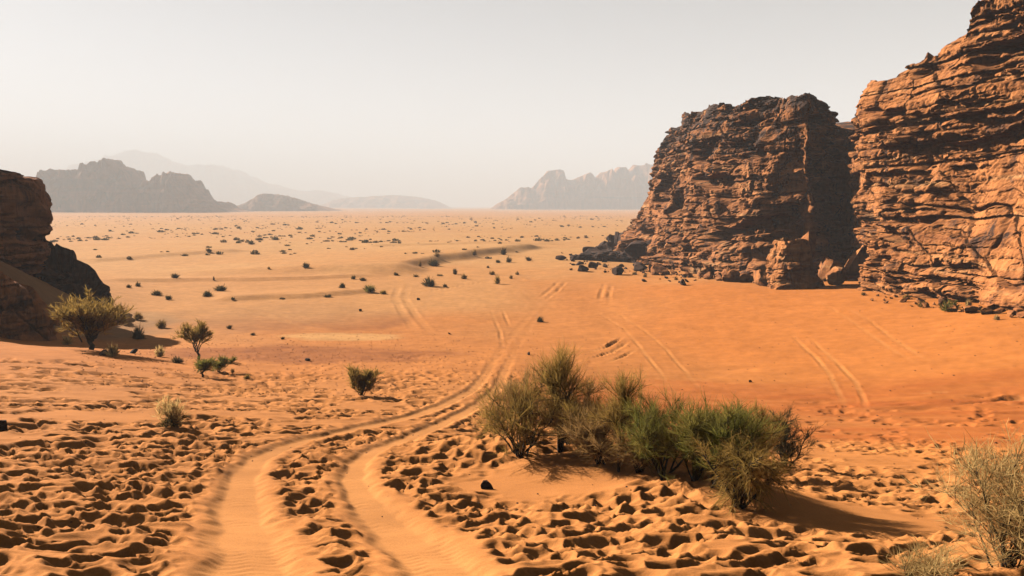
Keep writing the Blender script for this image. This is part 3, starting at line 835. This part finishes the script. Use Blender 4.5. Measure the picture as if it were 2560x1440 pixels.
# ---------------------------------------------------------------- shrubs
def tube(pts_, r0, r1, sides=4):
    P = np.array(pts_); n = len(P)
    T = np.gradient(P, axis=0); T /= np.linalg.norm(T, axis=1)[:, None] + 1e-9
    ref = np.array([.31, .93, .2]); A = np.cross(T, ref); A /= np.linalg.norm(A, axis=1)[:, None] + 1e-9
    Bv = np.cross(T, A)
    rad = np.linspace(r0, r1, n)[:, None]
    rings = [P + rad * (math.cos(a) * A + math.sin(a) * Bv) for a in np.linspace(0, 2 * math.pi, sides, endpoint=False)]
    Vv = np.stack(rings, 1).reshape(-1, 3)
    return Vv, grid_faces(n, sides, wrap=True)

def shrub_meshes(seed, H, W, nstem, nbranch, ntwig, tlen, twid, up=.5, bare=.3, trunk=0.0, r0=.02, droop=0.0, lean=(0, 0), tipbias=.6):
    """stems (tubes) and fine twigs (thin tapering blades) of a shrub H high and W wide standing on the origin"""
    R = np.random.RandomState(seed)
    SV, SF, off = [], [], 0
    br = []                                   # polyline branches that carry twigs
    def add(pl, a, b, sides=4):
        nonlocal off
        v_, f_ = tube(pl, a, b, sides); SV.append(v_); SF.append(f_ + off); off += len(v_)
    root = np.zeros(3)
    if trunk > 0:
        pl = [np.array([0, 0, -.15]), np.array([.03 * H, 0, trunk * .5]), np.array([-.02 * H, .02 * H, trunk])]
        add(pl, r0 * 2.2, r0 * 1.6, 6); root = pl[-1]
    for s_ in range(nstem):
        a = R.uniform(0, 6.283); q = math.sqrt(R.rand())
        tip = np.array([math.cos(a) * q * W * .46 + lean[0] * H, math.sin(a) * q * W * .46 + lean[1] * H, (H - root[2]) * R.uniform(.62, 1.0) * (1 - .30 * q * q)])
        st = root + np.array([R.normal() * W * .03, R.normal() * W * .03, -.05 if trunk == 0 else 0])
        ctl = st + tip * .5 + np.array([R.normal() * W * .07, R.normal() * W * .07, H * .10])
        t = np.linspace(0, 1, 8)[:, None]
        pl = (1 - t) ** 2 * st + 2 * t * (1 - t) * ctl + t * t * (root + tip)
        pl[1:-1] += R.normal(size=(6, 3)) * .012 * H
        add(pl, r0 * R.uniform(.6, 1.0), r0 * .18)
        br.append((pl[4:], .6))
        for b_ in range(nbranch):
            t0 = bare + (1 - bare) * R.rand() ** (.8)
            i0 = t0 * 6.99; k = int(i0); p0 = pl[k] + (pl[k + 1] - pl[k]) * (i0 - k)
            dr = (pl[k + 1] - pl[k]); dr /= np.linalg.norm(dr) + 1e-9
            dv = dr * .6 + R.normal(size=3) * .62 + np.array([0, 0, up * .5]); dv /= np.linalg.norm(dv)
            L_ = H * R.uniform(.13, .30)
            tt = np.linspace(0, 1, 5)[:, None]
            q_ = p0 + dv * L_ * tt + np.array([0, 0, (up - .3) * .3 * L_]) * tt ** 2 + R.normal(size=(5, 3)) * .02 * L_
            add(q_, r0 * .32, r0 * .10, 3)
            br.append((q_, 1.0))
    wts = np.array([b[1] for b in br]); wts = wts / wts.sum()
    pick = R.choice(len(br), ntwig, p=wts)
    tpos = R.rand(ntwig) ** tipbias
    P0 = np.empty((ntwig, 3)); DR = np.empty((ntwig, 3))
    for i in range(ntwig):
        pl = br[pick[i]][0]; x = tpos[i] * (len(pl) - 1.001); k = int(x)
        P0[i] = pl[k] + (pl[k + 1] - pl[k]) * (x - k); DR[i] = pl[k + 1] - pl[k]
    DR /= np.linalg.norm(DR, axis=1)[:, None] + 1e-9
    D_ = DR * .7 + R.normal(size=(ntwig, 3)) * .48 + np.array([0, 0, up])
    D_ /= np.linalg.norm(D_, axis=1)[:, None]
    Ls = tlen * R.uniform(.5, 1.35, (ntwig, 1))
    Sd = np.cross(D_, R.normal(size=(ntwig, 3))); Sd /= np.linalg.norm(Sd, axis=1)[:, None] + 1e-9
    wd = twid * R.uniform(.6, 1.3, (ntwig, 1))
    mid = P0 + D_ * Ls * .55 + np.array([0, 0, -droop]) * Ls * .2 + R.normal(size=(ntwig, 3)) * .05 * Ls
    tip = P0 + D_ * Ls + np.array([0, 0, -droop]) * Ls * .8 + R.normal(size=(ntwig, 3)) * .08 * Ls
    TV = np.stack([P0 - Sd * wd * .4, P0 + Sd * wd * .4, mid - Sd * wd * .5, mid + Sd * wd * .5, tip - Sd * wd * .12, tip + Sd * wd * .12], 1).reshape(-1, 3)
    b0 = np.arange(ntwig)[:, None] * 6
    TF = np.concatenate([b0 + np.array([[0, 1, 3, 2]]), b0 + np.array([[2, 3, 5, 4]])])
    sc = np.array([W / np.ptp(np.percentile(TV[:, 0], [2, 98])), W / np.ptp(np.percentile(TV[:, 1], [2, 98])), H / np.percentile(TV[:, 2], 99)])
    TV = TV * sc; SV = [q * sc for q in SV]
    TV[:, 2] = np.maximum(TV[:, 2], -.03)
    return set_mesh("stems", np.concatenate(SV), np.concatenate(SF), True), set_mesh("foliage", TV, TF, False)

def place_shrub(name, label, cat, p, meshes, leaf, group=None, scale=(1, 1, 1), rot=0.0, parts=("stems", "foliage")):
    e = bpy.data.objects.new(name, None); COL.objects.link(e)
    e.empty_display_size = .1
    e.location = p; e.scale = scale; e.rotation_euler = (0, 0, rot)
    tag(e, label, cat, group)
    a = bpy.data.objects.new(parts[0], meshes[0]); COL.objects.link(a); a.parent = e
    b = bpy.data.objects.new(parts[1], meshes[1]); COL.objects.link(b); b.parent = e
    if not meshes[0].materials: meshes[0].materials.append(M_BARK)
    if not meshes[1].materials: meshes[1].materials.append(LEAF[leaf])
    return e

def big_shrub(name, label, u, v, hpx, wpx, leaf, seed, nstem, nbranch, ntwig, tlen, twid, cat="shrub", group=None, d=None, parts=("stems", "foliage"), **kw):
    p = hit(u, v) if d is None else at(u, v, d)
    if d is not None: p[2] = G(p[0], p[1])
    k = p[1] / F_PX * 1.02
    ms = shrub_meshes(seed, hpx * k, wpx * k, nstem, nbranch, ntwig, tlen, twid, **kw)
    return place_shrub(name, label, cat, p, ms, leaf, group, parts=parts)

TG = "tamarisk clump on the foreground mound"
big_shrub("tamarisk", "wide olive tamarisk at the left end of the foreground clump", 1305, 1135, 190, 190, 'olive', 101, 13, 10, 3300, .26, .0045, group=TG, up=.6, bare=.2)
big_shrub("tamarisk", "thin dry tamarisk spray rising behind the clump's left end", 1330, 1115, 210, 120, 'brown', 102, 6, 8, 2200, .2, .005, group=TG, up=.5, bare=.45)
big_shrub("tamarisk", "tallest tamarisk of the clump with a bare curved stem and tufted head", 1400, 1125, 262, 125, 'olive', 103, 4, 20, 3400, .24, .0045, group=TG, up=.5, bare=.55, r0=.035)
big_shrub("tamarisk", "bushy olive tamarisk between the tallest one and the next thin head", 1465, 1135, 150, 130, 'olive', 104, 9, 9, 2600, .24, .0045, group=TG, up=.5, bare=.25)
big_shrub("tamarisk", "second thin-headed tamarisk with a straight stem in the clump's middle", 1545, 1180, 255, 105, 'olive', 105, 3, 22, 3000, .22, .0045, group=TG, up=.45, bare=.45, r0=.024)
big_shrub("tamarisk", "dark green tamarisk right of the clump's middle", 1660, 1190, 205, 190, 'green', 106, 12, 11, 5200, .19, .0045, group=TG, up=.5, bare=.2)
big_shrub("tamarisk", "bright green tamarisk with feathery tips on the clump's right", 1800, 1215, 215, 200, 'green', 107, 13, 12, 5600, .19, .0045, group=TG, up=.7, bare=.2)
big_shrub("tamarisk", "low twiggy tamarisk nearest the viewer with hanging bare branches", 1845, 1268, 170, 200, 'olive', 108, 12, 11, 3800, .15, .0045, group=TG, up=.1, bare=.25, droop=.4)
big_shrub("tamarisk", "dark separate tamarisk at the clump's right end", 1965, 1172, 150, 105, 'dark', 109, 10, 10, 5000, .16, .005, group=TG, up=.45, bare=.15)
big_shrub("tamarisk", "brownish tamarisk filling the gap left of the dark green one", 1600, 1180, 150, 130, 'brown', 113, 9, 10, 4200, .2, .005, group=TG, up=.5, bare=.15)
big_shrub("tamarisk", "mid-green tamarisk between the dark green and the bright green ones", 1735, 1195, 190, 140, 'green', 114, 10, 11, 4400, .18, .0045, group=TG, up=.6, bare=.15)
big_shrub("tamarisk", "feathery upright tamarisk right behind the bright green one", 1880, 1190, 185, 120, 'olive', 115, 10, 11, 4200, .18, .0045, group=TG, up=.8, bare=.2)
big_shrub("tamarisk", "sprawling brown-olive tamarisk behind the tallest one", 1440, 1110, 150, 210, 'brown', 116, 11, 10, 4500, .2, .005, group=TG, up=.5, bare=.15)
big_shrub("tamarisk", "low brown tamarisk joining the tallest one to the clump's middle", 1505, 1158, 140, 150, 'brown', 117, 10, 10, 3600, .2, .0045, group=TG, up=.4, bare=.1)
big_shrub("dry_shrub", "large straw-coloured twiggy shrub cut by the lower right corner", 2520, 1500, 330, 300, 'straw', 110, 26, 12, 5200, .13, .003, d=4.6, up=.4, bare=.15, r0=.006)
big_shrub("dry_shrub", "small straw tuft at the bottom edge left of the corner shrub", 2290, 1462, 80, 180, 'straw', 111, 14, 7, 900, .10, .003, d=4.6, up=.5, bare=.1, r0=.004)

LG = "shrubs on the left dune foot"
big_shrub("acacia_tree", "rounded olive tree with a short dark trunk below the left cliff", 226, 874, 130, 122, 'olive', 120, 24, 12, 7500, .34, .022, cat="tree", up=.7, bare=.1, trunk=.45, r0=.05, parts=("trunk", "crown"))
big_shrub("shrub", "upright vase-shaped olive shrub on a short stem", 495, 897, 92, 62, 'olive', 121, 9, 9, 2600, .26, .022, group=LG, up=.7, bare=.25, trunk=.4, r0=.03)
big_shrub("shrub", "small dark green bush just below the vase-shaped shrub", 506, 942, 46, 48, 'green', 122, 8, 8, 1500, .2, .02, group=LG, up=.4, bare=.2, trunk=.15)
big_shrub("shrub", "sideways-leaning green bush right of the small dark one", 545, 930, 38, 48, 'green', 123, 7, 7, 1100, .2, .02, group=LG, up=.3, bare=.2, lean=(.3, 0))
big_shrub("shrub", "dark olive bush alone on the sand edge left of the ruts", 903, 990, 72, 66, 'olive', 124, 11, 9, 2600, .22, .018, group=LG, up=.6, bare=.12)
straw_tuft = big_shrub("shrub", "wispy straw tuft with a dark foot on the left dune", 430, 1074, 84, 62, 'straw', 125, 12, 6, 1000, .18, .010, group=LG, up=.7, bare=.1, r0=.008)
_hm = shrub_meshes(126, .34, .42, 9, 7, 700, .08, .008, up=.4, bare=.1, r0=.008)
tuft_foot = link("lower_foliage", _hm[1], LEAF['dark'], straw_tuft)
bpy.data.meshes.remove(_hm[0])
SMALLS = [  # u, v, height px, width px, leaf, label
    (283, 892, 44, 54, 'straw', "pale dry bush right of the left tree's trunk"),
    (400, 892, 36, 40, 'straw', "pale dry bush between the left tree and the vase-shaped shrub"),
    (405, 820, 26, 44, 'brown', "brown bush on the pan above the vase-shaped shrub"),
    (298, 806, 52, 62, 'olive', "olive bush behind the left tree's crown"),
    (302, 786, 34, 30, 'dark', "dark bush under the black rock spur"),
    (345, 848, 40, 46, 'dark', "dark bush at the tip of the left cliff's shadow"),
    (345, 800, 28, 44, 'brown', "dry brown bush right of the black spur's foot"),
    (445, 908, 22, 46, 'scrub', "low brown scrub left of the vase-shaped shrub"),
    (170, 862, 30, 40, 'straw', "dry tuft left of the left tree's trunk"),
    (582, 932, 16, 18, 'brown', "tiny dry plant right of the leaning green bush"),
    (617, 948, 16, 22, 'olive', "tiny olive plant on the left sand edge"),
    (573, 822, 12, 24, 'scrub', "small scrub on the left half of the reddish pan"),
    (632, 838, 9, 22, 'scrub', "small scrub in the middle of the reddish pan"),
    (707, 848, 9, 18, 'scrub', "small scrub at the lower edge of the reddish pan"),
    (437, 695, 15, 34, 'scrub', "feathery scrub above the thin berm at left"),
    (322, 719, 11, 22, 'scrub', "left one of a scrub pair on the thin berm"),
    (345, 716, 15, 24, 'dark', "right one of a scrub pair on the thin berm"),
    (393, 738, 15, 42, 'dark', "dark cushion shrub below the thin berm, left"),
    (421, 749, 13, 28, 'dark', "small black cushion shrub right below the dark cushion"),
    (552, 727, 20, 50, 'dark', "largest black cushion shrub on the left plain"),
    (518, 741, 17, 38, 'dark', "black slanting shrub left below the largest cushion shrub"),
    (582, 749, 7, 18, 'dark', "flat dark plant at the pan's upper edge"),
    (535, 702, 15, 7, 'scrub', "thin upright plant standing on the thin berm"),
    (523, 630, 12, 24, 'scrub', "lone shrub on the bare strip of the left plain"),
    (628, 611, 11, 26, 'dark', "dark shrub left below a pair on the plain"),
    (648, 601, 10, 32, 'scrub', "left shrub of a dark pair on the plain"),
    (690, 600, 11, 34, 'dark', "right and darkest shrub of a pair on the plain"),
    (765, 669, 14, 28, 'dark', "round dark shrub alone above the berm's middle"),
    (672, 673, 9, 14, 'brown', "small brown shrub left of the round dark one"),
    (880, 625, 8, 22, 'scrub', "shrub above the bare middle strip"),
    (884, 698, 11, 20, 'dark', "left shrub of a dark pair at the berm's right end"),
    (907, 702, 12, 28, 'dark', "right shrub of a dark pair at the berm's right end"),
    (856, 720, 16, 26, 'dark', "dark shrub below the pair at the berm's right end"),
    (925, 730, 25, 54, 'green', "broad green shrub left of the pale double track"),
    (957, 735, 13, 26, 'olive', "small olive shrub touching the broad green one"),
    (990, 688, 9, 24, 'dark', "flat dark shrub left of the sand bank's end"),
    (1074, 716, 25, 54, 'dark', "broad black shrub right of the pale double track"),
    (1113, 718, 12, 22, 'dark', "small black shrub right of the broad black one"),
    (1137, 686, 19, 20, 'scrub', "upright shrub on the pale flat below the bank"),
    (1160, 697, 17, 28, 'brown', "brown shrub right below the upright one"),
    (1050, 666, 20, 16, 'brown', "upright brown shrub on the sand bank's slope"),
    (1085, 665, 20, 48, 'dark', "black shrub filling the hollow under the sand bank"),
    (1093, 642, 15, 30, 'brown', "brown shrub on top of the sand bank"),
    (1185, 638, 19, 20, 'brown', "tall brown shrub on the sand bank's crest"),
    (1258, 637, 22, 26, 'scrub', "leaning scrub at the bank's right end"),
    (1272, 656, 16, 26, 'dark', "dark shrub below the bank's right end"),
    (1245, 657, 11, 20, 'dark', "small dark shrub left of the bank's right end"),
    (1322, 652, 13, 26, 'scrub', "shrub left of the dark rock shelf"),
    (1244, 710, 30, 24, 'olive', "tall olive shrub beside the red track"),
    (1230, 687, 14, 26, 'brown', "bushy brown shrub above the tall olive one"),
    (1278, 697, 12, 16, 'brown', "round brown shrub right of the tall olive one"),
    (1293, 687, 12, 18, 'brown', "round brown shrub nearest the orange slope"),
    (1220, 670, 8, 14, 'scrub', "tiny scrub on the pale flat under the bank"),
    (1350, 805, 17, 28, 'dark', "lone black shrub on the orange sand above the clump"),
    (820, 743, 8, 34, 'dark', "flat dark scrub along the low bank above the pan"),
    (706, 748, 6, 26, 'scrub', "thin scrub line on the low bank above the pan"),
    (1040, 692, 8, 26, 'brown', "low brown scrub left of the broad black shrub"),
    (1100, 690, 7, 30, 'brown', "low brown scrub patch under the bank's middle"),
    (2372, 778, 36, 72, 'green', "dense green bush at the foot of the right cliff"),
    (2302, 768, 18, 26, 'olive', "small olive bush left of the dense green bush"),
    (2266, 748, 16, 32, 'olive', "olive bush nearest the gully below the right cliff"),
    (2158, 738, 11, 22, 'brown', "dry bush at the right of the gully mouth"),
    (2420, 772, 30, 28, 'straw', "pale upright bush against the right cliff"),
    (2455, 782, 15, 24, 'olive', "olive bush right of the dense green bush"),
    (2492, 800, 18, 24, 'straw', "dry bush nearest the right edge below the cliff"),
    (1512, 667, 11, 16, 'dark', "small dark bush at the rubble strip's middle"),
    (1545, 676, 14, 18, 'dark', "dark upright bush at the rubble strip's right"),
    (1586, 687, 11, 20, 'brown', "brown bush below the butte's cave"),
    (1612, 693, 11, 18, 'brown', "brown bush right of the one below the cave"),
    (1690, 700, 10, 18, 'brown', "dry bush on the dune crest under the butte"),
]
def cushion_meshes(seed, n=340):
    """low desert bush one unit wide and high: blades fanning out of a small foot, with lobes and gaps"""
    R = np.random.RandomState(seed)
    az = R.uniform(0, 6.283, n); el = np.arcsin(R.rand(n) ** .8)
    lob = .55 + .60 * n2(np.cos(az) * 1.3 + seed, np.sin(az) * 1.3 + el) + .18 * n2(np.cos(az) * 4, np.sin(az) * 4 + el * 3)
    d = np.stack([np.cos(az) * np.cos(el) * .5, np.sin(az) * np.cos(el) * .5, np.sin(el) * .95 + .04], 1)
    r1 = (R.uniform(.55, 1.05, n) * (lob + .25))[:, None]
    P0 = d * R.uniform(.05, .55, n)[:, None] * np.array([1, 1, .8]); tip = d * r1
    sd = np.cross(tip - P0, R.normal(size=(n, 3))); sd /= np.linalg.norm(sd, axis=1)[:, None] + 1e-9
    w = R.uniform(.010, .030, (n, 1))
    mid = P0 * .4 + tip * .6 + R.normal(size=(n, 3)) * .02
    TV = np.stack([P0 - sd * w * .5, P0 + sd * w * .5, mid - sd * w, mid + sd * w, tip - sd * w * .2, tip + sd * w * .2], 1).reshape(-1, 3)
    TV[:, 2] = np.maximum(TV[:, 2], -.02)
    b0 = np.arange(n)[:, None] * 6
    TF = np.concatenate([b0 + np.array([[0, 1, 3, 2]]), b0 + np.array([[2, 3, 5, 4]])])
    SV, SF, off = [], [], 0
    for k in range(12):
        a = R.uniform(0, 6.283); q = R.uniform(.15, .42); h = R.uniform(.35, .75)
        pl = [np.array([0, 0, -.05]), np.array([math.cos(a) * q * .4, math.sin(a) * q * .4, h * .5]), np.array([math.cos(a) * q, math.sin(a) * q, h])]
        v_, f_ = tube(pl, .016, .005, 4); SV.append(v_); SF.append(f_ + off); off += len(v_)
    return set_mesh("stems", np.concatenate(SV), np.concatenate(SF), True), set_mesh("foliage", TV, TF, False)
MIDV = {}
def mid_variant(leaf, k):
    if (leaf, k) not in MIDV:
        MIDV[(leaf, k)] = cushion_meshes(300 + k * 7 + len(leaf))
    return MIDV[(leaf, k)]
for i, (u, v, h, w, leaf, label) in enumerate(SMALLS):
    p = hit(u, v); k = p[1] / F_PX
    place_shrub("desert_shrub", label, "shrub", p, mid_variant(leaf, i % 3), leaf, "scattered desert shrubs", (w * k * .95, w * k * .8, h * k * 1.0), i * 1.3)

# small scrub of the plain: the nearest as individuals, the rest as one mass
pr = np.random.RandomState(77)
def tuft_mesh(seed, n=46):
    R = np.random.RandomState(seed)
    a = R.uniform(0, 6.283, n); q = np.sqrt(R.rand(n)) * .42
    b = np.stack([np.cos(a) * q, np.sin(a) * q, np.zeros(n)], 1)
    t = b * R.uniform(.9, 1.5, (n, 1)); t[:, 2] = R.uniform(.35, 1.0, n) * (1 - q * q * 2.2)
    sd = np.cross(t - b, R.normal(size=(n, 3))); sd /= np.linalg.norm(sd, axis=1)[:, None]
    Vv = np.stack([b - sd * .03, b + sd * .03, t + sd * .07, t - sd * .07], 1).reshape(-1, 3)
    return Vv, (np.arange(n)[:, None] * 4 + np.array([[0, 1, 2, 3]]))
TUFT = []
for s_ in range(5):
    for lf in ('scrub', 'dark'):
        v_, f_ = tuft_mesh(500 + s_); me_ = set_mesh("desert_shrub", v_, f_); me_.materials.append(LEAF[lf]); TUFT.append(me_)
cand = []
tries = 0
while len(cand) < 1500 and tries < 60000:
    tries += 1
    u = pr.uniform(125, 1560); v = 541 + 110 * pr.rand() ** 2.6
    d_ = 10.0 / -ray(u, v)[1]
    x_, y_ = ray(u, v)[0] * d_, d_
    if n2(x_ * .02, y_ * .012).item() < -.28 + .25 * pr.rand(): continue
    if v > 612 and pr.rand() < .78: continue
    if u > 1300 and v > 605: continue
    s_ = .62 * pr.choice([.7, 1.0, 1.3, 1.8, 2.6], p=[.3, .32, .22, .12, .04]) * pr.uniform(.8, 1.2)
    cand.append((x_, y_, s_, s_ / d_))
cand.sort(key=lambda c: -c[3])
cx = np.array([c[0] for c in cand]); cy = np.array([c[1] for c in cand]); cz = base_ground(cx, cy)
NIND = 300 - len(SMALLS)
for i in range(NIND):
    o = bpy.data.objects.new("plain_shrub", TUFT[pr.randint(len(TUFT))]); COL.objects.link(o)
    s_ = cand[i][2]
    o.location = (cx[i], cy[i], cz[i] - .03); o.scale = (s_ * pr.uniform(1.1, 1.7), s_ * 1.1, s_ * pr.uniform(.5, .75)); o.rotation_euler = (0, 0, pr.uniform(-.5, .5))
    tag(o, "small dark shrub, one of many dotting the pale far plain", "shrub", "small shrubs dotting the far plain")
Vs, Fs, off = [], [], 0
for i in range(NIND, len(cand)):
    v_, f_ = tuft_mesh(500 + i % 5, 14); s_ = cand[i][2]
    Vs.append(v_ * np.array([s_ * 1.4, s_ * 1.1, s_ * .65]) + [cx[i], cy[i], cz[i] - .03]); Fs.append(f_ + off); off += len(v_)
tag(link("distant_scrub", set_mesh("distant_scrub", np.concatenate(Vs), np.concatenate(Fs)), LEAF['scrub']), "far scrub speckling the plain towards the mountains", kind="stuff")

# ---------------------------------------------------------------- dusty air
hv = np.array([[x, y, z] for z in (min(float(gz2.min()), -14.0) - 1.0, 420.0) for y in (-14000, 14000) for x in (-14000, 14000)], float)
hf = np.array([[0, 2, 3, 1], [4, 5, 7, 6], [0, 1, 5, 4], [2, 6, 7, 3], [0, 4, 6, 2], [1, 3, 7, 5]])
hm = bpy.data.materials.new("haze"); hm.use_nodes = True
for n_ in list(hm.node_tree.nodes):
    if n_.type == 'BSDF_PRINCIPLED': hm.node_tree.nodes.remove(n_)
pv = hm.node_tree.nodes.new("ShaderNodeVolumePrincipled")
pv.inputs["Color"].default_value = (.62, .69, .742, 1)
pv.inputs["Density"].default_value = 5.0e-4
pv.inputs["Anisotropy"].default_value = -.05
hm.node_tree.links.new(pv.outputs[0], hm.node_tree.nodes["Material Output"].inputs["Volume"])
haze = link("haze", set_mesh("haze", hv, hf), hm)
tag(haze, "pale dusty air", kind="stuff")
